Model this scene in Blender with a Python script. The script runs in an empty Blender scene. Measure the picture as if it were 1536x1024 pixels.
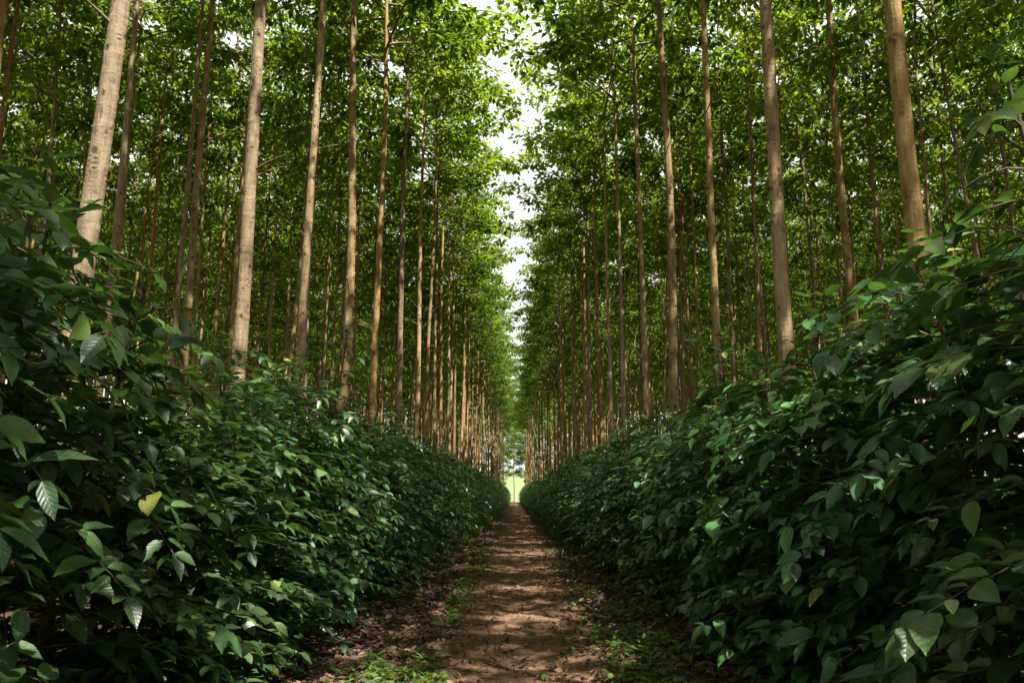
import bpy, math, random
import numpy as np
from mathutils import Vector

rng = np.random.default_rng(11)
random.seed(11)
scene = bpy.context.scene
COL = scene.collection
R = math.radians

# ------------------------------------------------------------------ helpers
def nrm(a):
    return a / np.maximum(np.linalg.norm(a, axis=-1, keepdims=True), 1e-9)

class MB:
    """Collects quads as numpy arrays; build() links them as one mesh object."""
    def __init__(self):
        self.v, self.f, self.uv, self.rnd, self.mi, self.n = [], [], [], [], [], 0
    def add(self, v, f, uv=None, rnd=None, mi=0):
        v = np.asarray(v, np.float32); f = np.asarray(f, np.int32)
        self.v.append(v); self.f.append(f + self.n)
        self.uv.append(np.zeros((len(v), 2), np.float32) if uv is None else np.asarray(uv, np.float32))
        self.rnd.append(np.zeros(len(v), np.float32) if rnd is None else np.asarray(rnd, np.float32))
        self.mi.append(np.full(len(f), mi, np.int32))
        self.n += len(v)
    def mesh(self, name, mats, smooth=True):
        v = np.concatenate(self.v); f = np.concatenate(self.f); uv = np.concatenate(self.uv)
        rnd = np.concatenate(self.rnd); mi = np.concatenate(self.mi)
        me = bpy.data.meshes.new(name)
        me.vertices.add(len(v)); me.vertices.foreach_set('co', v.ravel())
        me.loops.add(len(f) * 4); me.loops.foreach_set('vertex_index', f.ravel())
        me.polygons.add(len(f))
        me.polygons.foreach_set('loop_start', np.arange(0, len(f) * 4, 4, dtype=np.int32))
        me.polygons.foreach_set('material_index', mi)
        me.polygons.foreach_set('use_smooth', np.full(len(f), smooth, dtype=bool))
        me.update(calc_edges=True)
        ul = me.uv_layers.new(name='UVMap')
        ul.data.foreach_set('uv', uv[f.ravel()].ravel())
        at = me.attributes.new('rnd', 'FLOAT', 'POINT'); at.data.foreach_set('value', rnd)
        for m in mats: me.materials.append(m)
        return me

def link(name, me, parent=None):
    o = bpy.data.objects.new(name, me); COL.objects.link(o)
    if parent: o.parent = parent
    return o

def tag(o, label=None, cat=None, group=None, kind=None):
    for k, v in (('label', label), ('category', cat), ('group', group), ('kind', kind)):
        if v: o[k] = v
    return o

# leaf templates: (verts x along, y across, z normal), quads, uv
def leaf_template(nl, nw, fold=.25, curl=.18, wave=.0, acum=1.0):
    ts = np.linspace(0, 1, nl + 1)
    V, UV = [], []
    for t in ts:
        w = .5 * (math.sin(math.pi * min(1, t ** .80)) ** .85) * (1 - .12 * t)
        if t > .82: w = max(w * .8, .5 * .16 * (1 - t) / .18)
        if t in (0, 1): w = .006
        for j in range(nw + 1):
            s = -1 + 2 * j / nw
            y = w * s
            z = fold * abs(y) * .45 - curl * t * t + wave * math.sin(t * 17 - abs(s) * 2.2) * abs(s) * math.sin(math.pi * t)
            V.append((t, y, z)); UV.append((t, .5 + .5 * s * (w / .5)))
    F = []
    for i in range(nl):
        for j in range(nw):
            a = i * (nw + 1) + j
            F.append((a, a + nw + 1, a + nw + 2, a + 1))
    return np.array(V, np.float32), np.array(F, np.int32), np.array(UV, np.float32)

T_NEAR = leaf_template(9, 4, .32, .14, .014)
T_MID = leaf_template(4, 2, .3, .13)
T_FAR = (np.array([(0, 0, 0), (.42, -.5, .06), (1, 0, -.12), (.42, .5, .06), (.45, 0, -.03)], np.float32),
         np.array([(0, 1, 2, 4), (0, 4, 2, 3)], np.int32),
         np.array([(0, .5), (.42, 0), (1, .5), (.42, 1), (.45, .5)], np.float32))

def add_leaves(mb, P, D, N, L, W, tmpl, rnd, mi=0):
    P = np.asarray(P, np.float32); D = nrm(np.asarray(D, np.float32)); N = np.asarray(N, np.float32)
    S = nrm(np.cross(N, D)); N2 = np.cross(D, S)
    tv, tf, tu = tmpl
    n, k = len(P), len(tv)
    L = np.asarray(L)[:, None, None]; W = np.asarray(W)[:, None, None]
    v = P[:, None] + L * tv[None, :, :1] * D[:, None] + W * tv[None, :, 1:2] * S[:, None] + L * tv[None, :, 2:3] * N2[:, None]
    f = tf[None] + (np.arange(n) * k)[:, None, None]
    mb.add(v.reshape(-1, 3), f.reshape(-1, 4), np.tile(tu, (n, 1)), np.repeat(np.asarray(rnd), k), mi)

def add_tube(mb, pts, rad, sides=5, mi=0, rnd=0.0):
    pts = np.asarray(pts, np.float64); n = len(pts)
    t = nrm(np.gradient(pts, axis=0))
    ref = np.where(np.abs(t[:, 2:3]) > .9, np.array([[1., 0, 0]]), np.array([[0., 0, 1]]))
    a = nrm(np.cross(t, ref)); b = np.cross(t, a)
    for i in range(1, n):
        if np.dot(a[i], a[i - 1]) < 0: a[i] *= -1; b[i] *= -1
    ang = np.arange(sides) * 2 * math.pi / sides
    v = pts[:, None] + np.asarray(rad)[:, None, None] * (np.cos(ang)[None, :, None] * a[:, None] + np.sin(ang)[None, :, None] * b[:, None])
    F = []
    for i in range(n - 1):
        for j in range(sides):
            q = (j + 1) % sides
            F.append((i * sides + j, i * sides + q, (i + 1) * sides + q, (i + 1) * sides + j))
    mb.add(v.reshape(-1, 3), F, None, np.full(n * sides, rnd), mi)

# ------------------------------------------------------------------ materials
def mat(name):
    m = bpy.data.materials.new(name); m.use_nodes = True
    nt = m.node_tree; nt.nodes.clear()
    out = nt.nodes.new('ShaderNodeOutputMaterial')
    return m, nt, out

def nd(nt, t, **kw):
    n = nt.nodes.new(t)
    for k, v in kw.items():
        if k in n.inputs.keys(): n.inputs[k].default_value = v
        else: setattr(n, k, v)
    return n

def ramp(nt, fac, stops):
    r = nt.nodes.new('ShaderNodeValToRGB')
    e = r.color_ramp.elements
    while len(e) < len(stops): e.new(.5)
    for el, (p, c) in zip(e, stops):
        el.position = p; el.color = (*c, 1) if len(c) == 3 else c
    nt.links.new(fac, r.inputs[0])
    return r.outputs[0]

def math_n(nt, op, a, b=None, c=None):
    n = nt.nodes.new('ShaderNodeMath'); n.operation = op
    for i, x in enumerate((a, b, c)):
        if x is None: continue
        if isinstance(x, (int, float)): n.inputs[i].default_value = x
        else: nt.links.new(x, n.inputs[i])
    return n.outputs[0]

def leaf_material(name, stops, trans_stops, trans, rough, veins=False, spec=.5):
    m, nt, out = mat(name); L = nt.links.new
    at = nd(nt, 'ShaderNodeAttribute', attribute_name='rnd')
    oi = nd(nt, 'ShaderNodeObjectInfo')
    r = math_n(nt, 'FRACT', math_n(nt, 'ADD', at.outputs['Fac'], math_n(nt, 'MULTIPLY', oi.outputs['Random'], .25)))
    r = at.outputs['Fac']
    base = ramp(nt, r, stops); tcol = ramp(nt, r, trans_stops)
    hs = nd(nt, 'ShaderNodeHueSaturation')
    L(math_n(nt, 'MULTIPLY_ADD', oi.outputs['Random'], .05, .475), hs.inputs['Hue'])
    L(math_n(nt, 'MULTIPLY_ADD', oi.outputs['Random'], .4, .8), hs.inputs['Value'])
    L(base, hs.inputs['Color']); base = hs.outputs[0]
    p = nd(nt, 'ShaderNodeBsdfPrincipled', Roughness=rough)
    p.inputs['Specular IOR Level'].default_value = spec
    tr = nd(nt, 'ShaderNodeBsdfTranslucent')
    if veins:
        uv = nd(nt, 'ShaderNodeUVMap'); sx = nd(nt, 'ShaderNodeSeparateXYZ'); L(uv.outputs[0], sx.inputs[0])
        u, v = sx.outputs[0], sx.outputs[1]
        d = math_n(nt, 'ABSOLUTE', math_n(nt, 'SUBTRACT', v, .5))            # 0 at the midrib
        mid = math_n(nt, 'SUBTRACT', 1, math_n(nt, 'SMOOTH_MIN', math_n(nt, 'MULTIPLY', d, 28), 1, .2))
        ph = math_n(nt, 'FRACT', math_n(nt, 'ADD', math_n(nt, 'MULTIPLY', math_n(nt, 'SUBTRACT', u, math_n(nt, 'MULTIPLY', d, .62)), 7), math_n(nt, 'MULTIPLY', math_n(nt, 'GREATER_THAN', v, .5), .4)))
        sv = math_n(nt, 'ABSOLUTE', math_n(nt, 'SUBTRACT', ph, .5))             # 0 .. .5, veins at .5
        side = math_n(nt, 'MAXIMUM', math_n(nt, 'MULTIPLY_ADD', sv, 6, -2.3), 0)
        vein = math_n(nt, 'MINIMUM', math_n(nt, 'MAXIMUM', mid, math_n(nt, 'MULTIPLY', side, .6)), 1)
        mx = nd(nt, 'ShaderNodeMixRGB'); L(math_n(nt, 'MULTIPLY', vein, .28), mx.inputs[0])
        L(base, mx.inputs[1]); mx.inputs[2].default_value = (.10, .19, .06, 1); base = mx.outputs[0]
        tc = nd(nt, 'ShaderNodeTexCoord')
        nz = nd(nt, 'ShaderNodeTexNoise', Scale=38, Detail=2); L(tc.outputs['Object'], nz.inputs['Vector'])
        sp = ramp(nt, nz.outputs[0], [(0, (0, 0, 0)), (.66, (0, 0, 0)), (.70, (1, 1, 1))])
        m2 = nd(nt, 'ShaderNodeMixRGB'); L(math_n(nt, 'MULTIPLY', sp, .35), m2.inputs[0]); L(base, m2.inputs[1])
        m2.inputs[2].default_value = (.14, .15, .06, 1); base = m2.outputs[0]
        bulge = math_n(nt, 'MULTIPLY_ADD', vein, -.8, math_n(nt, 'MULTIPLY', math_n(nt, 'COSINE', math_n(nt, 'MULTIPLY', math_n(nt, 'SUBTRACT', ph, .5), 6.28)), .5))
        bp = nd(nt, 'ShaderNodeBump', Strength=.16, Distance=.004); L(bulge, bp.inputs['Height'])
        L(bp.outputs[0], p.inputs['Normal'])
    L(base, p.inputs['Base Color']); L(tcol, tr.inputs['Color'])
    ms = nd(nt, 'ShaderNodeMixShader'); ms.inputs[0].default_value = trans
    L(p.outputs[0], ms.inputs[1]); L(tr.outputs[0], ms.inputs[2]); L(ms.outputs[0], out.inputs[0])
    return m

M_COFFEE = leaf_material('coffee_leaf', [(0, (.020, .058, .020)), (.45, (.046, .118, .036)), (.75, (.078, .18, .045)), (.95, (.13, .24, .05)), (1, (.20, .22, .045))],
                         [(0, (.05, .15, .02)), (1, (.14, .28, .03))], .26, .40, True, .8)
M_COFFEE_FAR = leaf_material('coffee_leaf_plain', [(0, (.022, .064, .020)), (.45, (.05, .128, .038)), (.75, (.082, .185, .046)), (.95, (.13, .24, .05)), (1, (.20, .22, .045))],
                         [(0, (.05, .15, .02)), (1, (.14, .28, .03))], .26, .36, False, .8)
M_CROWN = leaf_material('canopy_leaf', [(0, (.013, .04, .007)), (.5, (.045, .10, .012)), (.9, (.115, .17, .018)), (1, (.20, .19, .03))],
                        [(0, (.07, .15, .012)), (.6, (.37, .54, .02)), (1, (.52, .54, .04))], .45, .45, False, .4)
M_WEED = leaf_material('weed_leaf', [(0, (.045, .11, .018)), (1, (.11, .19, .03))], [(0, (.15, .3, .03)), (1, (.3, .45, .05))], .3, .5)
M_LITTER = leaf_material('litter_leaf', [(0, (.045, .026, .018)), (.4, (.10, .055, .035)), (.75, (.19, .115, .075)), (.95, (.28, .19, .12)), (1, (.35, .28, .06))],
                         [(0, (.10, .05, .02)), (1, (.25, .15, .05))], .1, .7)

def bark_material():
    m, nt, out = mat('bark'); L = nt.links.new
    tc = nd(nt, 'ShaderNodeTexCoord'); oi = nd(nt, 'ShaderNodeObjectInfo')
    off = nd(nt, 'ShaderNodeVectorMath', operation='SCALE'); L(oi.outputs['Location'], off.inputs[0]); off.inputs['Scale'].default_value = .7
    co = nd(nt, 'ShaderNodeVectorMath', operation='ADD'); L(tc.outputs['Object'], co.inputs[0]); L(off.outputs[0], co.inputs[1])
    def nz(sc, scale, det=4, rough=.55):
        mp = nd(nt, 'ShaderNodeMapping'); mp.inputs['Scale'].default_value = sc; L(co.outputs[0], mp.inputs[0])
        n = nd(nt, 'ShaderNodeTexNoise', Scale=scale, Detail=det, Roughness=rough); L(mp.outputs[0], n.inputs['Vector'])
        return n.outputs[0]
    patch = nz((1, 1, .4), 8, 6, .68); streak = nz((1, 1, .06), 38, 5); ring = nz((1.6, 1.6, 7), 2.6, 4, .6); fine = nz((1, 1, .5), 90, 3)
    c1 = ramp(nt, patch, [(.26, (.17, .10, .05)), (.46, (.35, .235, .11)), (.6, (.45, .32, .165)), (.74, (.56, .43, .265))])
    c2 = ramp(nt, streak, [(.3, (.72, .7, .66)), (.5, (1, 1, 1)), (.7, (1.15, 1.12, 1.06))])
    mu = nd(nt, 'ShaderNodeMixRGB', blend_type='MULTIPLY'); mu.inputs[0].default_value = 1; L(c1, mu.inputs[1]); L(c2, mu.inputs[2])
    rg = ramp(nt, ring, [(.26, (.6, .56, .52)), (.36, (1, 1, 1)), (.60, (1, 1, 1)), (.72, (1.2, 1.2, 1.2))])
    mu2 = nd(nt, 'ShaderNodeMixRGB', blend_type='MULTIPLY'); mu2.inputs[0].default_value = .55; L(mu.outputs[0], mu2.inputs[1]); L(rg, mu2.inputs[2])
    at = nd(nt, 'ShaderNodeAttribute', attribute_name='rnd')           # knot scars
    mpv = nd(nt, 'ShaderNodeMapping'); mpv.inputs['Scale'].default_value = (1, 1, .75); L(co.outputs[0], mpv.inputs[0])
    vo = nd(nt, 'ShaderNodeTexVoronoi', Scale=7.0); L(mpv.outputs[0], vo.inputs['Vector'])
    dd = math_n(nt, 'MULTIPLY_ADD', math_n(nt, 'SUBTRACT', fine, .5), .12, vo.outputs['Distance'])
    spot = ramp(nt, dd, [(.075, (1, 1, 1)), (.13, (.8, .8, .8)), (.165, (.25, .25, .25)), (.25, (0, 0, 0))])
    crack = ramp(nt, nz((1, 1, .10), 9, 5, .6), [(.30, (.75, .75, .75)), (.345, (0, 0, 0))])
    kn = math_n(nt, 'MAXIMUM', math_n(nt, 'MAXIMUM', at.outputs['Fac'], spot), crack)
    mk = nd(nt, 'ShaderNodeMixRGB'); L(math_n(nt, 'MULTIPLY', kn, .75), mk.inputs[0]); L(mu2.outputs[0], mk.inputs[1]); mk.inputs[2].default_value = (.035, .024, .016, 1)
    hs = nd(nt, 'ShaderNodeHueSaturation'); L(mk.outputs[0], hs.inputs['Color'])
    L(math_n(nt, 'MULTIPLY_ADD', oi.outputs['Random'], .42, .54), hs.inputs['Value'])
    L(math_n(nt, 'MULTIPLY_ADD', math_n(nt, 'FRACT', math_n(nt, 'MULTIPLY', oi.outputs['Random'], 7.31)), .36, .80), hs.inputs['Saturation'])
    p = nd(nt, 'ShaderNodeBsdfPrincipled', Roughness=.8); L(hs.outputs[0], p.inputs['Base Color'])
    p.inputs['Specular IOR Level'].default_value = .25
    hsum = math_n(nt, 'ADD', math_n(nt, 'MULTIPLY', streak, 1.2), math_n(nt, 'ADD', math_n(nt, 'MULTIPLY', fine, .6), math_n(nt, 'MULTIPLY_ADD', kn, -1.2, ring)))
    bp = nd(nt, 'ShaderNodeBump', Strength=.7, Distance=.012); L(hsum, bp.inputs['Height']); L(bp.outputs[0], p.inputs['Normal'])
    L(p.outputs[0], out.inputs[0])
    return m
M_BARK = bark_material()

def soil_material(name, lo, mid, hi, sc=1.0, bump=.03, side=None):
    m, nt, out = mat(name); L = nt.links.new
    tc = nd(nt, 'ShaderNodeTexCoord')
    a = nd(nt, 'ShaderNodeTexNoise', Scale=1.3 * sc, Detail=6, Roughness=.65); L(tc.outputs['Object'], a.inputs['Vector'])
    b = nd(nt, 'ShaderNodeTexNoise', Scale=26 * sc, Detail=6, Roughness=.7); L(tc.outputs['Object'], b.inputs['Vector'])
    v = nd(nt, 'ShaderNodeTexVoronoi', Scale=16 * sc); L(tc.outputs['Object'], v.inputs['Vector'])
    s = math_n(nt, 'ADD', math_n(nt, 'MULTIPLY', a.outputs[0], .5), math_n(nt, 'MULTIPLY', b.outputs[0], .5))
    c = ramp(nt, s, [(.34, lo), (.5, mid), (.66, hi)])
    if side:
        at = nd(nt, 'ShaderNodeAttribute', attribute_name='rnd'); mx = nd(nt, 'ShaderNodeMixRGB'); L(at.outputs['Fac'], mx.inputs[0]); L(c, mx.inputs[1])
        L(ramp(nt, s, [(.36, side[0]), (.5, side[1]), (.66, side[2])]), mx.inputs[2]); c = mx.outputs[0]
    p = nd(nt, 'ShaderNodeBsdfPrincipled', Roughness=.95); p.inputs['Specular IOR Level'].default_value = .15
    L(c, p.inputs['Base Color'])
    h = math_n(nt, 'ADD', b.outputs[0], math_n(nt, 'MULTIPLY', v.outputs['Distance'], .5))
    bp = nd(nt, 'ShaderNodeBump', Strength=.8, Distance=bump); L(h, bp.inputs['Height']); L(bp.outputs[0], p.inputs['Normal'])
    L(p.outputs[0], out.inputs[0])
    return m
M_SOIL = soil_material('forest_soil', (.035, .02, .014), (.07, .04, .026), (.12, .07, .045))
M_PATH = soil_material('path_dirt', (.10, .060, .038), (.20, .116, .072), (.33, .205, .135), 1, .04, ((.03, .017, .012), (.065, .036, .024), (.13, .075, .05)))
M_FIELD = soil_material('field_grass', (.10, .14, .055), (.15, .19, .08), (.22, .25, .13), .3, .05)
m, nt, out = mat('coffee_wood')
p = nd(nt, 'ShaderNodeBsdfPrincipled', Roughness=.8); tc = nd(nt, 'ShaderNodeTexCoord')
n_ = nd(nt, 'ShaderNodeTexNoise', Scale=30, Detail=3); nt.links.new(tc.outputs['Object'], n_.inputs['Vector'])
nt.links.new(ramp(nt, n_.outputs[0], [(.3, (.03, .022, .014)), (.7, (.10, .075, .045))]), p.inputs['Base Color'])
nt.links.new(p.outputs[0], out.inputs[0]); M_TWIG = m

# ------------------------------------------------------------------ the setting
def terrain_z(x, y):
    return 0.0
GX, GY = 700, 900
mb = MB(); mb.add([(-GX, -120, 0), (GX, -120, 0), (GX, GY, 0), (-GX, GY, 0)], [(0, 1, 2, 3)])
tag(link('ground', mb.mesh('ground', [M_SOIL])), kind='structure')

def vnoise(x, y, seed):
    """smooth value noise, vectorised"""
    r = np.random.default_rng(seed).random((256, 256))
    xi = np.floor(x).astype(int); yi = np.floor(y).astype(int)
    fx = x - xi; fy = y - yi
    fx = fx * fx * (3 - 2 * fx); fy = fy * fy * (3 - 2 * fy)
    g = lambda i, j: r[i % 256, j % 256]
    return (g(xi, yi) * (1 - fx) + g(xi + 1, yi) * fx) * (1 - fy) + (g(xi, yi + 1) * (1 - fx) + g(xi + 1, yi + 1) * fx) * fy - .5

# dirt path: a finely broken sheet, slightly crowned, sunk into the soil along its sides
ys = [-4.0]
while ys[-1] < 150: ys.append(ys[-1] + max(.03, abs(ys[-1]) * .0045))
ys = np.array(ys); xs = np.linspace(-2.3, 2.3, 130)
X, Y = np.meshgrid(xs, ys)
def path_z(X, Y):
    Z = .045 * np.clip(1 - (np.abs(X) / 1.15) ** 3, -.6, 1) + .012
    rut = -.02 * np.exp(-((np.abs(X + .03) - .05) / .35) ** 2)
    Z = Z + rut + .05 * vnoise(X * 1.1 + 40, Y * .9 + 40, 1) + .028 * vnoise(X * 4 + 9, Y * 4 + 40, 2)
    amp = .5 + .9 * np.clip((np.abs(X) - .5) / .8, 0, 1)
    Z = Z + amp * (.034 * vnoise(X * 13 + 60, Y * 13 + 60, 3) + .024 * vnoise(X * 30 + 60, Y * 30 + 70, 4))
    edge = np.clip((np.abs(X) - 1.7) / .55, 0, 1)
    return np.maximum(Z, .006) * (1 - edge) - .05 * edge
Z = path_z(X, Y)
ny, nx = X.shape
idx = np.arange(ny * nx).reshape(ny, nx)
F = np.stack([idx[:-1, :-1], idx[:-1, 1:], idx[1:, 1:], idx[1:, :-1]], -1).reshape(-1, 4)
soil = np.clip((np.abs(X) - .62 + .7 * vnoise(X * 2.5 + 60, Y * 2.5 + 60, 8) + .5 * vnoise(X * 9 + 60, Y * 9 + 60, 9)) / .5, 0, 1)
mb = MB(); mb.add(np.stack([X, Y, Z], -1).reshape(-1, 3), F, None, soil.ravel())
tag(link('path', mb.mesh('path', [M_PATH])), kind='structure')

# sunlit pasture beyond the plantation, rising gently to a low hill
yy = np.linspace(168, 880, 90); xx = np.linspace(-420, 420, 61)
X, Y = np.meshgrid(xx, yy)
Z = .004 + 26 * np.clip((Y - 220) / 600, 0, 1) ** 1.5 + 2.0 * vnoise(X / 60 + 20, Y / 60 + 20, 6) * np.clip((Y - 230) / 200, 0, 1)
idx = np.arange(X.size).reshape(X.shape)
F = np.stack([idx[:-1, :-1], idx[:-1, 1:], idx[1:, 1:], idx[1:, :-1]], -1).reshape(-1, 4)
mb = MB(); mb.add(np.stack([X, Y, Z], -1).reshape(-1, 3), F)
tag(link('field', mb.mesh('field', [M_FIELD])), kind='structure')

# ------------------------------------------------------------------ plantation trees
TREE_H = 19.5
def trunk_axis(seed):
    r = np.random.default_rng(seed)
    a, b, p1, p2 = r.uniform(.02, .07), r.uniform(.02, .07), r.uniform(0, 6.28), r.uniform(0, 6.28)
    lx, ly = r.uniform(-.006, .006, 2)
    def ax(z):
        z = np.asarray(z, float)
        e = np.clip(z / 4, 0, 1)
        return np.stack([(a * np.sin(z * .55 + p1) - a * math.sin(p1)) * e + lx * z, (b * np.sin(z * .43 + p2) - b * math.sin(p2)) * e + ly * z, z], -1)
    return ax

def make_trunk(seed, h=TREE_H, sides=48, dz=.02, knots=110):
    r = np.random.default_rng(seed + 500); ax = trunk_axis(seed)
    zs = np.arange(-.1, h - 1.0, dz); zs = np.concatenate([zs[zs < 12.5], np.arange(12.5, h, .25)])
    rad = .115 * (1 - .040 * np.clip(zs - 1, -1, 99)) + .03 * np.exp(-np.clip(zs, 0, 9) / .35)
    rad = np.where(zs > 12, np.interp(zs, [12, h], [.115 * (1 - .44), .012]), rad)
    rad *= .80
    rad *= 1 + .03 * np.sin(zs * 3.1 + seed) * np.sin(zs * 1.3)
    ang = np.arange(sides) * 2 * math.pi / sides
    A, ZZ = np.meshgrid(ang, zs); RR = np.repeat(rad[:, None], sides, 1)
    lump = vnoise(np.cos(A) * 1.6 + 50 + seed, np.sin(A) * 1.6 + ZZ * 1.1 + 60, 30 + seed)
    RR = RR * (1 + .09 * lump)
    scar = np.zeros_like(RR)
    zk = np.sort(r.uniform(.4, 12.5, knots))
    for z0 in zk:
        a0 = r.uniform(0, 6.28); da = (A - a0 + math.pi) % (2 * math.pi) - math.pi
        w = r.uniform(.012, .026)
        d2 = (da * .1 / w) ** 2
        RR = RR + r.uniform(.007, .015) * np.exp(-d2 * .35 - ((ZZ - z0) / (w * 1.5)) ** 2)
        scar = np.maximum(scar, r.uniform(.75, 1.0) * np.exp(-(d2 * .7 + ((ZZ - z0 + .006) / (w * .9)) ** 2) ** 2))
        # the eyebrow line above a scar
        scar = np.maximum(scar, .6 * np.exp(-((da * .1) / (w * 2.4)) ** 2 - ((ZZ - z0 - .035 + .25 * np.abs(da) * .1) / .012) ** 2))
    for z0 in np.arange(.5, 12.5, .42) + r.uniform(-.1, .1, len(np.arange(.5, 12.5, .42))):
        RR = RR + .004 * np.exp(-((ZZ - z0 - .03 * np.sin(A + z0)) / .02) ** 2)
    C = ax(zs)
    v = C[:, None] + np.stack([np.cos(A) * RR, np.sin(A) * RR, np.zeros_like(RR)], -1)
    n = len(zs); idx = np.arange(n * sides).reshape(n, sides)
    F = np.stack([idx[:-1], np.roll(idx[:-1], -1, 1), np.roll(idx[1:], -1, 1), idx[1:]], -1).reshape(-1, 4)
    mb = MB(); mb.add(v.reshape(-1, 3), F, None, scar.ravel())
    for k in range(7):                       # dead stubs below the crown
        z0 = r.uniform(5, 11); a0 = r.uniform(0, 6.28); l = r.uniform(.15, .7)
        c = ax(z0); t = np.linspace(0, 1, 5)[:, None]
        pts = c + t * np.array([math.cos(a0), math.sin(a0), .5]) * l + t ** 2 * np.array([0, 0, -.15]) * l
        add_tube(mb, pts, np.interp(t[:, 0], [0, 1], [.014, .005]), 5, 0, .45)
    return mb

def crown_parts(seed, base, radius, h=TREE_H, limbs=30, per=33, leaf=.20, puff=1.0):
    """limb polylines and leaf arrays of one crown"""
    r = np.random.default_rng(seed + 900); ax = trunk_axis(seed)
    tubes, P, D, N = [], [], [], []
    for k in range(limbs):
        f = (k + r.uniform(0, .9)) / limbs
        z0 = base + (h - .6 - base) * f
        a0 = k * 2.4 + r.uniform(-.5, .5)
        prof = (.62 + .75 * math.sin(math.pi * min(1, f * .85 + .13))) * (1 - .62 * f ** 2.2)
        l = radius * prof * r.uniform(.62, 1.12) * .95
        rise = r.uniform(.25, .75) * (1 - .3 * f) + .35 * f
        c = ax(z0); out_ = np.array([math.cos(a0), math.sin(a0), 0]); side = np.array([-math.sin(a0), math.cos(a0), 0])
        t = np.linspace(0, 1, 7)[:, None]
        bend = r.uniform(-.35, .35)
        pts = c + out_ * l * t * (1 - .08 * t) + side * bend * l * t ** 2 * .5 + np.array([0, 0, 1.]) * l * (rise * t - (rise * .75) * t ** 2.2)
        tubes.append((pts, np.interp(t[:, 0], [0, 1], [.008 + .008 * l, .004])))
        ncl = max(3, int(round(l * 1.9)))
        for q in range(ncl):
            tt = .28 + .72 * (q + r.uniform(.1, 1)) / ncl
            i = min(5, int(tt * 6)); g = tt * 6 - i
            o = pts[i] * (1 - g) + pts[i + 1] * g
            off = side * r.choice([-1, 1]) * r.uniform(.05, .62) * (1.15 - .5 * tt) * min(1, l / 1.6) + out_ * r.uniform(-.1, .25) + np.array([0, 0, r.uniform(-.2, .28)])
            cc = o + off
            tubes.append((np.stack([o, o + off * .5 + np.array([0, 0, .05]), cc]), np.array([.006, .005, .003])))
            m_ = int(per * .92 * r.uniform(.5, 1.6))
            u = nrm(r.normal(size=(m_, 3)) * np.array([1, 1, .62]))
            rad_ = r.uniform(.05, 1, (m_, 1)) ** .6 * r.uniform(.24, .46) * puff
            pp = cc + u * rad_ * np.array([1, 1, .6 * puff])
            P.append(pp)
            D.append(u * np.array([1, 1, .5]) + np.array([0, 0, -.45]) + r.normal(size=(m_, 3)) * .35)
            N.append(np.array([0, 0, 1.]) + r.normal(size=(m_, 3)) * .42)
    P, D, N = map(np.concatenate, (P, D, N))
    L = leaf * r.uniform(.65, 1.25, len(P)); W = L * r.uniform(.48, .62, len(P))
    # whole clumps differ a little in hue, young ones are yellower
    tone = np.clip(.40 + .75 * vnoise(P[:, 0] * .9 + 30, P[:, 1] * .9 + P[:, 2] * .7 + 30, 70 + seed) + r.normal(0, .17, len(P)), 0, 1)
    return tubes, P, D, N, L, W, tone

VAR = []
specs = [(1, 12.7, 2.45, 28, 36), (2, 12.0, 2.6, 29, 36), (3, 13.3, 2.5, 27, 36), (4, 10.4, 1.9, 26, 27), (5, 9.2, 2.0, 28, 26), (6, 11.2, 2.0, 26, 28)]
for seed, base, rad, limbs, per in specs:
    tk = make_trunk(seed).mesh('trunk', [M_BARK])
    cp = crown_parts(seed, base, rad, limbs=limbs, per=per)
    mb = MB()
    for pts, rr in cp[0]: add_tube(mb, pts, rr, 5 if len(pts) > 3 else 3, 1, .25)
    add_leaves(mb, *cp[1:6], T_FAR, cp[6], 0)
    VAR.append((tk, mb.mesh('crown', [M_CROWN, M_BARK], smooth=False), cp, seed))

# exact places of the trunks that the photograph lets one measure: (side, X, distance, diameter factor, label)
FIRST = [
    (-1, 3.20, 5.60, .92, 'pale trunk rising out of the tall coffee bush on the left, nearest of its row'),
    (-1, 3.20, 8.90, .98, 'thick tan trunk with a long bark crack, second in the row behind the left hedge'),
    (-1, 3.20, 11.5, .80, 'slim straight trunk with dark knots, third in the row behind the left hedge'),
    (-1, 3.20, 14.3, 1.08, 'sunlit golden trunk, fourth in the row behind the left hedge'),
    (-1, 3.20, 17.7, .98, 'ringed grey-brown trunk, fifth in the row behind the left hedge'),
    (-1, 3.20, 21.2, 1.0, 'brown trunk with a leafy top, sixth in the row behind the left hedge'),
    (1, 3.20, 5.95, .88, 'tan trunk dotted with knots above the right bush, nearest of its row'),
    (1, 3.20, 8.90, 1.06, 'thick smooth brown trunk, second in the row behind the right hedge'),
    (1, 3.20, 12.0, .74, 'thin darker trunk, third in the row behind the right hedge'),
    (1, 3.20, 15.2, 1.10, 'stout sunlit tan trunk, fourth in the row behind the right hedge'),
    (1, 3.20, 18.9, .86, 'straight light brown trunk, fifth in the row behind the right hedge'),
    (1, 3.20, 22.7, .84, 'slender pale trunk, sixth in the row behind the right hedge'),
    (-1, 6.25, 8.46, .80, 'grey trunk cut off by the upper left corner of the photo, in the second row'),
    (-1, 6.25, 11.6, .66, 'thin dark trunk half hidden behind the nearest left trunk'),
    (-1, 6.25, 14.4, .95, 'grey-brown trunk standing between the first and second trunks of the left row'),
    (1, 6.55, 8.6, .6, 'dark trunk cut off by the upper right corner of the photo, in the second row'),
    (1, 6.25, 14.0, .98, 'dark grey trunk standing between the first and second trunks of the right row'),
]
G_TREE = 'plantation trees standing in straight rows'
trees = []                                   # (x, y, dia, label, row)
for s, X_, d, dia, lab in FIRST: trees.append((s * X_, d, dia, lab, 0 if X_ < 4 else 1))
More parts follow.
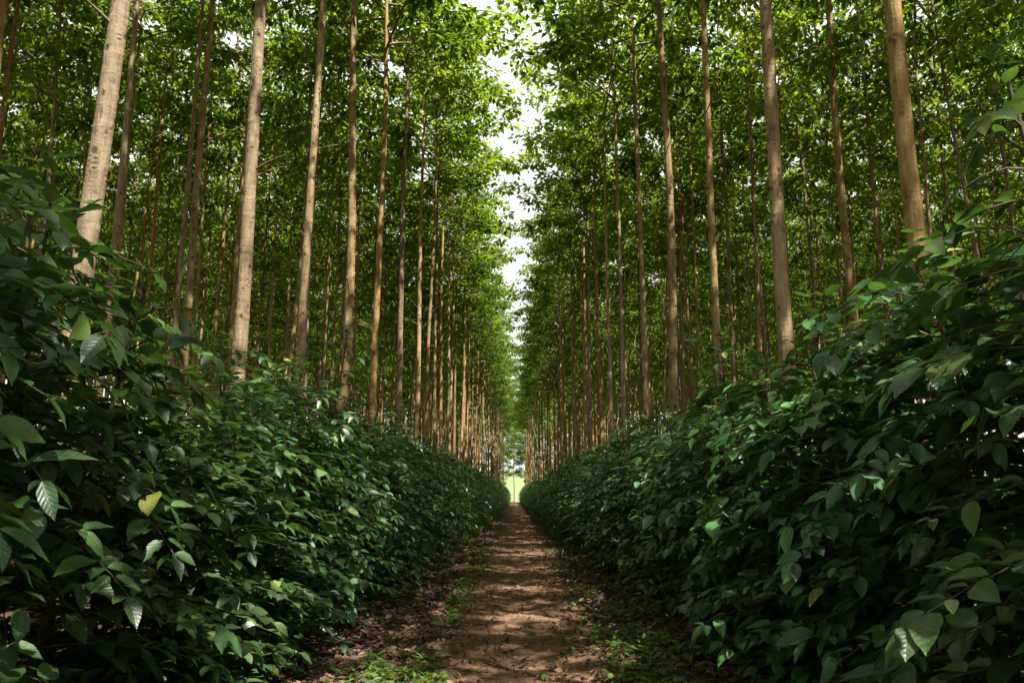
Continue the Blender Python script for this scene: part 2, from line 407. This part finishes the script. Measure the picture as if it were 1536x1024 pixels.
for s in (-1, 1):
    d = 24.4 if s < 0 else 25.8
    while d < 146:
        trees.append((s * (3.2 - 1.15 * max(0, (d - 60) / 90) + rng.uniform(-.12, .12)), d, rng.uniform(.78, 1.1),
                      f"slender brown trunk far down the row lining the {'left' if s < 0 else 'right'} hedge, one of a close comb", 0))
        d += 2.95 + rng.uniform(-.25, .25)
cand, beyond = [], []
for s in (-1, 1):
    for k in range(1, 13):
        for j in range(-6, 70):
            if k == 1 and 0 <= j <= 3 + (s > 0): 
                if s < 0 and 2 <= j <= 3: continue
                if s > 0 and j in (2, 3, 4): continue
            d = 2.65 + (2.95 * j if k == 1 and j < 6 else 2.05 * j + (5.4 if k == 1 else 0)) + rng.uniform(-.35, .35)
            x = s * (3.2 + 3.02 * k + rng.uniform(-.3, .3))
            dia = rng.uniform(.45, .8)
            if d > 1 and abs(x) < .70 * d + .3: cand.append((d + .15 * abs(x), x, d, dia, k))
            else: beyond.append((x, d))
# row trunks out of view, and trees added across the path to block light
for s in (-1, 1):
    for d in (2.7, -.3, -3.2, -6.1, -9, -12): beyond += [(s * 3.2, d), (s * .9, d - 5)]
cand.sort()
n_own = 300 - len(trees)
for i, (_, x, d, dia, k) in enumerate(cand):
    if i < n_own:
        side = 'left' if x < 0 else 'right'
        w = ('second' if k == 1 else 'third' if k == 2 else None)
        lab = f'thin dim trunk in the {w} row back from the {side} hedge, among many like it' if w else f'thin shaded trunk deep in the {side} block of forest, beyond its third row'
        trees.append((x, d, dia, lab, k))
    elif d < 112 or (k < 5 and d < 149): beyond.append((x, d))

first_of = {}
for i, (x, d, dia, lab, row) in enumerate(trees):
    vi = (i * 7 + int(abs(x))) % 3 + (0 if row == 0 else 3)
    if row > 0 and rng.random() < .12: vi -= 3

    lean = 0 if i < len(FIRST) else .35 if row == 0 else .9
    tk, cm, cp, seed = VAR[vi]
    root = bpy.data.objects.new('plantation_tree', None); COL.objects.link(root)
    root.empty_display_size = .3
    root.location = (x, d, 0); root.rotation_euler = (R(rng.normal(0, lean)), R(rng.normal(0, lean)), rng.uniform(0, 6.28))
    if i < len(FIRST):                       # the measured place is that of the visible stretch of the trunk
        sw = trunk_axis(seed)(1.4 + .42 * d); q = root.rotation_euler.z
        root.location.x -= dia * (sw[0] * math.cos(q) - sw[1] * math.sin(q))
    tag(root, lab, 'tree', G_TREE)
    if vi not in first_of:
        t_ = link('trunk', tk); c_ = link('crown', cm); first_of[vi] = (t_, c_)
    else:
        t_ = first_of[vi][0].copy(); c_ = first_of[vi][1].copy(); COL.objects.link(t_); COL.objects.link(c_)
    t_.parent = root; c_.parent = root
    t_.scale = (dia, dia, 1)
    cs = rng.uniform(.97, 1.09) * (1.21 if row == 0 and d < 32 else 1.19 - .29 * max(0, (d - 60) / 90) if row == 0 else .98)
    c_.scale = (cs, cs, 1)

# the rest of the forest: deeper, beside and behind the camera, with the added light-blocking trees
mb = MB()
for i, (x, d) in enumerate(beyond):
    near = d < 30 and abs(x) < 34
    if d < -14 or (not near and d < 20) or (near and abs(x) > 30): continue
    tk, cm, cp, seed = VAR[3 + i % 3 if i % 4 else i % 3]
    a = rng.uniform(0, 6.28); ca, sa = math.cos(a), math.sin(a)
    Rm = np.array([[ca, sa, 0], [-sa, ca, 0], [0, 0, 1]]); o = np.array([x, d, 0.])
    zz = np.array([0, 3, 6, 9, 12, 15, TREE_H]); ax = trunk_axis(seed)
    add_tube(mb, ax(zz) @ Rm + o, np.interp(zz, [0, 12, TREE_H], [.10, .055, .012]), 6, 1)
    n = len(cp[1]); keep = rng.random(n) < (.42 if near else .3 if d < 100 else .12)
    g = 1.35 if near else 1.7
    add_leaves(mb, cp[1][keep] @ Rm + o, cp[2][keep] @ Rm, cp[3][keep] @ Rm, cp[4][keep] * g, cp[5][keep] * g, T_FAR, cp[6][keep], 0)
for x in list(np.arange(7.5, 46, 3.2)) + list(-np.arange(7.5, 46, 3.2)):
    for d in (152, 156.5):
        cp = VAR[4][2]; o = np.array([x + rng.uniform(-.5, .5), d, 0.]); keep = rng.random(len(cp[1])) < .5
        q = np.array([1.1, 1.1, 1.0]); sc_ = cp[1][keep] * q; sc_[:, 2] = .6 + (sc_[:, 2] - 9.4) * 1.6
        add_tube(mb, [(o[0], o[1], 0), (o[0], o[1], 12)], [.11, .05], 6, 1)
        add_leaves(mb, sc_ + o, cp[2][keep], cp[3][keep], cp[4][keep] * 2.2, cp[5][keep] * 2.2, T_FAR, cp[6][keep], 0)
tag(link('woods', mb.mesh('woods', [M_CROWN, M_BARK], smooth=False)), 'dense mass of further plantation trees behind the rows, plus unseen ones added for shade', 'woods', None, 'stuff')

# ------------------------------------------------------------------ trees at the far end of the path
def end_tree(seed, base, radius, h, limbs, per, leaf, name, loc, label, tr=.12):
    ax = trunk_axis(seed); zs = np.linspace(0, h, 24)
    mt = MB(); add_tube(mt, ax(zs), np.interp(zs, [0, h], [tr, .02]), 10)
    cp = crown_parts(seed, base, radius, h, limbs, per, leaf, 1.7)
    mc = MB()
    for pts, rr in cp[0]: add_tube(mc, pts, rr, 4, 1, .25)
    add_leaves(mc, *cp[1:6], T_FAR, cp[6], 0)
    root = bpy.data.objects.new(name, None); COL.objects.link(root); root.location = loc
    link('trunk', mt.mesh('trunk', [M_BARK]), root); link('crown', mc.mesh('crown', [M_CROWN, M_BARK], smooth=False), root)
    tag(root, label, 'tree')
end_tree(41, 4.9, 3.2, 19, 54, 50, .28, 'broadleaf_tree', (-.15, 160, 0), 'leafy tree on a thin stem standing in the bright gap where the path ends', .09)
end_tree(42, 2.6, 3.0, 20, 56, 50, .28, 'broadleaf_tree', (-4.4, 155, 0), 'leafy tree with low branches closing the end of the left row', .12)
end_tree(43, 2.6, 3.0, 20, 56, 50, .28, 'broadleaf_tree', (4.6, 155, 0), 'leafy tree with low branches closing the end of the right row', .12)
end_tree(44, 9.0, 4.0, 25, 54, 34, .34, 'broadleaf_tree', (-2.6, 178, 0), 'tall pale tree beyond the end of the path, left of the thin stemmed one', .14)
end_tree(45, 9.5, 4.0, 26, 54, 34, .34, 'broadleaf_tree', (2.4, 182, 0), 'tall pale tree beyond the end of the path, right of the thin stemmed one', .14)

# ------------------------------------------------------------------ coffee hedge bushes
def make_bush(seed, tmpl, mi_mat, density, leaf, twigs=True, height=2.65):
    r = np.random.default_rng(seed + 2000)
    ms = MB(); P, D, N, L = [], [], [], []
    def leaf_pair(o, d, size, droop, spread=.95):
        side = nrm(np.cross(d, [0, 0, 1.]))
        for s in (-1, 1):
            if r.random() > density: continue
            dd = d * math.cos(spread) + side * s * math.sin(spread) + np.array([0, 0, -droop]) + r.normal(size=3) * .17
            P.append(o + side * s * .01); D.append(dd)
            N.append(np.array([0, 0, 1.]) + d * .22 + r.normal(size=3) * .24); L.append(size * min(1.5, r.lognormal(-.12, .28)))
    nst = 4
    for q in range(nst):
        a = q * 2 * math.pi / nst + r.uniform(-.4, .4); sp = r.uniform(.15, .45)
        h = height * r.uniform(.80, 1.06)
        t = np.linspace(0, 1, 9)[:, None]
        stem = np.array([math.cos(a) * .12, math.sin(a) * .12, 0]) + t * np.array([math.cos(a) * sp, math.sin(a) * sp, h]) + .04 * np.sin(t * 5 + q) * np.array([1, 0, 0])
        add_tube(ms, stem, np.interp(t[:, 0], [0, 1], [.022, .007]), 6)
        z = .12; kk = r.integers(0, 2)
        while z < h - .12:
            tt = z / h; i = min(7, int(tt * 8)); g = tt * 8 - i
            o = stem[i] * (1 - g) + stem[i + 1] * g
            a0 = kk * (math.pi / 2) + r.uniform(-.5, .5); kk += 1
            for w in (0, 1, 2):
                b = a0 + w * 2.09 + r.uniform(-.3, .3)
                out_ = np.array([math.cos(b), math.sin(b), 0])
                # reach stays inside the bush envelope
                f = z / height
                env = (.86 + .24 * math.sin(math.pi * min(1, f * 1.15))) * (1 if f < .72 else 1 - .62 * ((f - .72) / .30))
                l = max(.25, env - np.dot(o[:2], out_[:2])) * r.uniform(.5, 1.16)
                if r.random() < .05: l *= 1.25
                m_ = max(3, int(l / .075))
                tq = np.linspace(0, 1, m_ + 1)[:, None]
                rise = r.uniform(.15, .5) * (1.0 if f > .25 else .5)
                pts = o + out_ * l * tq + np.array([0, 0, 1.]) * l * (rise * tq - (rise + .12) * tq ** 2)
                if twigs: add_tube(ms, pts[::2] if m_ > 3 else pts, np.linspace(.0055, .0025, len(pts[::2] if m_ > 3 else pts)), 3)
                for c in range(1, m_ + 1):
                    if c / m_ < .35 and r.random() < .55: continue
                    tg = nrm(pts[c] - pts[c - 1])
                    leaf_pair(pts[c], tg, leaf * (1.0 if c < m_ else .8), r.uniform(-.2, .24))
                P.append(pts[-1]); D.append(nrm(pts[-1] - pts[-2]) + np.array([0, 0, -r.uniform(.2, .6)])); N.append(np.array([0, 0, 1.]) + r.normal(size=3) * .2); L.append(leaf * .9)
            z += r.uniform(.10, .16)
        if r.random() < .6:                     # an arching side shoot above the top
            a1 = r.uniform(0, 6.28); ln = r.uniform(.3, .6); tq = np.linspace(0, 1, 6)[:, None]
            sh = stem[-2] + tq * np.array([math.cos(a1) * .6, math.sin(a1) * .6, .9]) * ln + tq ** 2 * np.array([0, 0, -.3]) * ln
            add_tube(ms, sh, np.linspace(.005, .002, 6), 4)
            for c in range(2, 6):
                leaf_pair(sh[c], nrm(sh[c] - sh[c - 1]), leaf * 1.05, r.uniform(-.2, .3))
        # leader shoot with opposite leaves
        for c in range(4):
            o = stem[-1] + np.array([0, 0, -.12 + .07 * c]); b = c * 1.57 + r.uniform(-.3, .3)
            for s in (0, math.pi):
                d = np.array([math.cos(b + s), math.sin(b + s), .45 - .25 * r.random()])
                P.append(o); D.append(d); N.append(np.array([0, 0, 1.2]) + r.normal(size=3) * .2); L.append(leaf * r.uniform(.75, 1.15) * (1 - .1 * c))
    P, D, N, L = map(np.array, (P, D, N, L))
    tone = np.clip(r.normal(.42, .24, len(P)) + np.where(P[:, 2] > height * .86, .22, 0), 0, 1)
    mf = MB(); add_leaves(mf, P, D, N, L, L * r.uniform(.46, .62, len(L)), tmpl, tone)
    return ms.mesh('stem', [M_TWIG]), mf.mesh('foliage', [mi_mat]), len(P)

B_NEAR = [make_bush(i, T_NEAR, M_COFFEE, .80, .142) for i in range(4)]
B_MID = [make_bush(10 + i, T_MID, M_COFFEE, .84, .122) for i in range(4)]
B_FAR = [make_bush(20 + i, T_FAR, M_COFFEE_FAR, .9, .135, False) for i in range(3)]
print('bush leaves', [b[2] for b in B_NEAR + B_MID + B_FAR])
G_BUSH = {-1: 'coffee bushes forming the left hedge', 1: 'coffee bushes forming the right hedge'}
ORD = ['nearest', 'second', 'third', 'fourth', 'fifth', 'sixth', 'seventh']
LOOK = {-1: ['in deep shade with huge drooping leaves', 'tall, crossing the nearest pale trunk', 'lower, with leaves tipping over the path', 'with glossy shingled leaves', 'with a tuft of upright shoots', 'dark and rounded', 'dark and even'],
        1: ['nearly black in the corner shade', 'tall with broad pale leaves on top', 'with drooping veined leaves', 'with bright shoots above the top', 'with sunlit tips', 'dark and rounded', 'dark and even']}
HS = {-1: [1.0, 1.03, 1.02, .80, .80, .92, 1.03, .94], 1: [1.05, 1.08, 1.06, .96, .90, .93, 1.0, .94]}
proto = {}
for s in (-1, 1):
    d = 1.5; i = 0
    while d < 150:
        lst = B_NEAR if d < 8.5 else B_MID if d < 26 else B_FAR
        k = (i * 5 + (s > 0) * 2 + i // 3) % len(lst)
        key = (id(lst), k)
        root = bpy.data.objects.new('coffee_bush', None); COL.objects.link(root); root.empty_display_size = .3
        root.location = (s * (2.47 - .72 * max(0, (d - 60) / 90) + rng.uniform(-.12, .12)), d, 0)
        root.rotation_euler = (0, 0, rng.uniform(0, 6.28))
        hz = HS[s][i] if i < len(HS[s]) else rng.uniform(.85, 1.02)
        hz *= 1.10
        hx = rng.uniform(.94, 1.06) * (1 - .18 * max(0, (d - 60) / 90))
        root.scale = (hx, hx, hz)
        side = 'left' if s < 0 else 'right'
        lab = (f"{ORD[i]} coffee bush along the {side} of the path, {LOOK[s][i]}" if i < 7 else
               f'leafy coffee bush merging into the {side} hedge beyond its seventh bush')
        tag(root, lab, 'bush', G_BUSH[s])
        if key not in proto:
            a, b = link('stem', lst[k][0]), link('foliage', lst[k][1]); proto[key] = (a, b)
        else:
            a, b = proto[key][0].copy(), proto[key][1].copy(); COL.objects.link(a); COL.objects.link(b)
        a.parent = root; b.parent = root
        d += 1.18 + rng.uniform(-.1, .1); i += 1

for s in (-1, 1):
    side = 'left' if s < 0 else 'right'
    root = bpy.data.objects.new('coffee_bush', None); COL.objects.link(root); root.location = (s * 1.62, 151.5, 0); root.scale = (.85, .85, 1.0)
    tag(root, f'last coffee bush of the {side} hedge, beside the bright opening where the path ends', 'bush', G_BUSH[s])
    for o in proto[(id(B_FAR), s % 2)]:
        c = o.copy(); COL.objects.link(c); c.parent = root

# ------------------------------------------------------------------ litter, weeds, grass
n = 42000
y = 4 + 60 * rng.random(n) ** 2.2
x = np.where(rng.random(n) < .8, rng.choice([-1, 1], n) * (1.25 + .42 * rng.normal(size=n)), rng.uniform(-1.1, 1.1, n))
k = np.abs(x) < 2.6; x, y = x[k], y[k]; n = len(x)
z = path_z(x, y) + .006
z = np.maximum(z, .01)
a = rng.uniform(0, 6.28, n)
L_ = rng.uniform(.025, .10, n) * (.75 + .25 * (np.abs(x) > .8))
D_ = np.stack([np.cos(a), np.sin(a), rng.normal(.12, .35, n)], -1); N_ = np.array([0, 0, 1.]) + rng.normal(size=(n, 3)) * .5
mb = MB(); add_leaves(mb, np.stack([x, y, z + rng.uniform(0, .02, n)], -1), D_, N_, L_, L_ * rng.uniform(.3, .6, n), T_MID, np.clip(rng.beta(1.6, 2.2, n), 0, 1))
for q in range(260):
    x0 = rng.choice([-1, 1]) * rng.uniform(.5, 1.8); y0 = 5.5 + 22 * rng.random() ** 1.6; a0 = rng.uniform(0, 6.28); l = rng.uniform(.08, .4)
    t = np.linspace(-.5, .5, 5); px = x0 + l * t * math.cos(a0); py = y0 + l * t * math.sin(a0) + .03 * np.sin(t * 5 + q)
    add_tube(mb, np.stack([px, py, path_z(px, py) + .012 + .01 * rng.random()], -1), np.full(5, rng.uniform(.002, .006)), 4, 0, rng.uniform(.2, .7))
tag(link('leaf_litter', mb.mesh('leaf_litter', [M_LITTER])), 'dry brown fallen leaves scattered along both sides of the dirt path', 'fallen leaves', None, 'stuff')

P, D, N, L = [], [], [], []
def weed(x0, y0, hgt, nl, size):
    z0 = max(float(path_z(np.array([x0]), np.array([y0]))[0]), .005)
    for q in range(nl):
        a = rng.uniform(0, 6.28); zz = hgt * rng.random()
        P.append((x0 + rng.normal(0, .02), y0 + rng.normal(0, .02), z0 + zz)); D.append((math.cos(a), math.sin(a), rng.uniform(-.2, .7)))
        N.append(np.array([0, 0, 1.]) + rng.normal(size=3) * .3); L.append(size * rng.uniform(.6, 1.2))
for q in range(100): weed(rng.normal(-.98, .26), 5.6 + 1.6 * rng.random() ** 1.5, .07, 9, .07)
for q in range(100): weed(rng.normal(1.05, .22), 5.8 + 2.6 * rng.random() ** 1.4, .10, 9, .075)
for q in range(35): weed(rng.normal(1.15, .25), rng.uniform(6.2, 9.5), .2, 8, .09)
for q in range(80): weed(-.72 + rng.normal(0, .09), rng.choice([8.6, 9.4, 10.3, 11.5, 12.6, 14.5, 17, 19.5, 23]) + rng.normal(0, .25), .09, 9, .08)
for q in range(60): weed(.95 + rng.normal(0, .12), rng.choice([9.8, 11.2, 13.5, 15.5, 19, 22]) + rng.normal(0, .3), .08, 8, .08)
for q in range(140): weed(rng.choice([-1, 1]) * rng.normal(1.45, .2), rng.uniform(9, 40), .18, 10, .10)
P, D, N, L = map(np.array, (P, D, N, L))
mb = MB(); add_leaves(mb, P, D, N, L, L * rng.uniform(.28, .5, len(L)), T_MID, rng.random(len(L)))
tag(link('weeds', mb.mesh('weeds', [M_WEED])), 'small bright green weeds sprouting along the edges of the dirt path', 'weeds', None, 'stuff')

# shrubby growth on the floor of the blocks, thickest along their outer edges
ncl = 5000; per = 26
cx = rng.choice([-1, 1], ncl) * (43 - 33 * rng.random(ncl) ** 2.2); cyy = rng.uniform(-12, 150, ncl)
hh = rng.uniform(.8, 2.2, ncl) + 4.6 * np.clip((np.abs(cx) - 33) / 8, 0, 1)
P = np.repeat(np.stack([cx, cyy, np.zeros(ncl)], -1), per, 0); u = rng.normal(size=(ncl * per, 3))
P[:, :2] += u[:, :2] * .55; P[:, 2] = np.repeat(hh, per) * rng.random(ncl * per) ** .8 + .05
mb = MB(); add_leaves(mb, P, u * np.array([1, 1, .4]) + np.array([0, 0, -.2]), np.array([0, 0, 1.]) + rng.normal(size=P.shape) * .4, rng.uniform(.16, .36, len(P)), rng.uniform(.09, .2, len(P)), T_FAR, rng.random(len(P)) * .8)
tag(link('undergrowth', mb.mesh('undergrowth', [M_CROWN], smooth=False)), 'low shrubby growth covering the forest floor behind the coffee hedges', 'undergrowth', None, 'stuff')

n = 14000
y = 26 + 122 * rng.random(n); sd = rng.choice([-1, 1], n)
x = sd * (1.28 + .18 * np.abs(rng.normal(size=n)) - .0022 * (y - 26) + .25 * vnoise(y * .4 + 10, sd * 5 + 20, 77))
a = rng.uniform(0, 6.28, n)
mb = MB(); add_leaves(mb, np.stack([x, y, np.zeros(n)], -1), np.stack([np.cos(a) * .5, np.sin(a) * .5, np.ones(n)], -1), np.stack([np.cos(a + 1.5), np.sin(a + 1.5), .2 * np.ones(n)], -1),
                      rng.uniform(.15, .42, n), rng.uniform(.02, .05, n), T_FAR, rng.random(n))
tag(link('grass', mb.mesh('grass', [M_WEED])), 'bright green grass growing beside the far stretch of the path', 'grass', None, 'stuff')

# ------------------------------------------------------------------ light
SUN_AZ, SUN_EL = R(140), R(60)                 # azimuth clockwise from the view direction
sdir = Vector((math.cos(SUN_EL) * math.sin(SUN_AZ), math.cos(SUN_EL) * math.cos(SUN_AZ), math.sin(SUN_EL)))
sl = bpy.data.lights.new('sun', 'SUN'); sl.energy = 5.0; sl.angle = R(.53); sl.color = (1, .94, .84)
so = bpy.data.objects.new('sun', sl); COL.objects.link(so); so.rotation_euler = sdir.to_track_quat('Z', 'Y').to_euler()

w = bpy.data.worlds.new('World'); scene.world = w; w.use_nodes = True
nt = w.node_tree; nt.nodes.clear()
out = nt.nodes.new('ShaderNodeOutputWorld'); bg = nt.nodes.new('ShaderNodeBackground'); bg.inputs[1].default_value = .10
sky = nt.nodes.new('ShaderNodeTexSky'); sky.sky_type = 'NISHITA'; sky.sun_disc = False
sky.sun_elevation = SUN_EL; sky.sun_rotation = SUN_AZ; sky.dust_density = 2.0
tc = nt.nodes.new('ShaderNodeTexCoord')
nz = nt.nodes.new('ShaderNodeTexNoise'); nz.inputs['Scale'].default_value = 2.6; nz.inputs['Detail'].default_value = 7; nz.inputs['Roughness'].default_value = .6
nt.links.new(tc.outputs['Generated'], nz.inputs['Vector'])
cf = ramp(nt, nz.outputs[0], [(.18, (0, 0, 0)), (.40, (1, 1, 1))])
mx = nt.nodes.new('ShaderNodeMixRGB'); nt.links.new(cf, mx.inputs[0]); nt.links.new(sky.outputs[0], mx.inputs[1])
mx.inputs[2].default_value = (4.7, 4.7, 4.65, 1)
nt.links.new(mx.outputs[0], bg.inputs[0]); nt.links.new(bg.outputs[0], out.inputs[0])

# ------------------------------------------------------------------ camera and render settings
cam = bpy.data.cameras.new('camera'); co = bpy.data.objects.new('camera', cam); COL.objects.link(co)
cam.sensor_width = 36; cam.lens = 27.3; cam.clip_start = .05; cam.clip_end = 3000
co.location = (0, 0, 1.4); co.rotation_euler = (R(90 + 11.2), 0, R(.2))
scene.camera = co
vs = scene.view_settings
scene.display_settings.display_device = 'sRGB'
vs.view_transform = 'Standard'; vs.look = 'None'; vs.exposure = 1.55; vs.gamma = 1
cy = scene.cycles
cy.use_denoising = True
try: cy.denoiser = 'OPENIMAGEDENOISE'
except Exception: pass
cy.max_bounces = 7; cy.diffuse_bounces = 4; cy.transmission_bounces = 5; cy.glossy_bounces = 2
cy.caustics_reflective = False; cy.caustics_refractive = False
cy.denoising_prefilter = 'ACCURATE'
cy.use_adaptive_sampling = True; cy.adaptive_threshold = .02
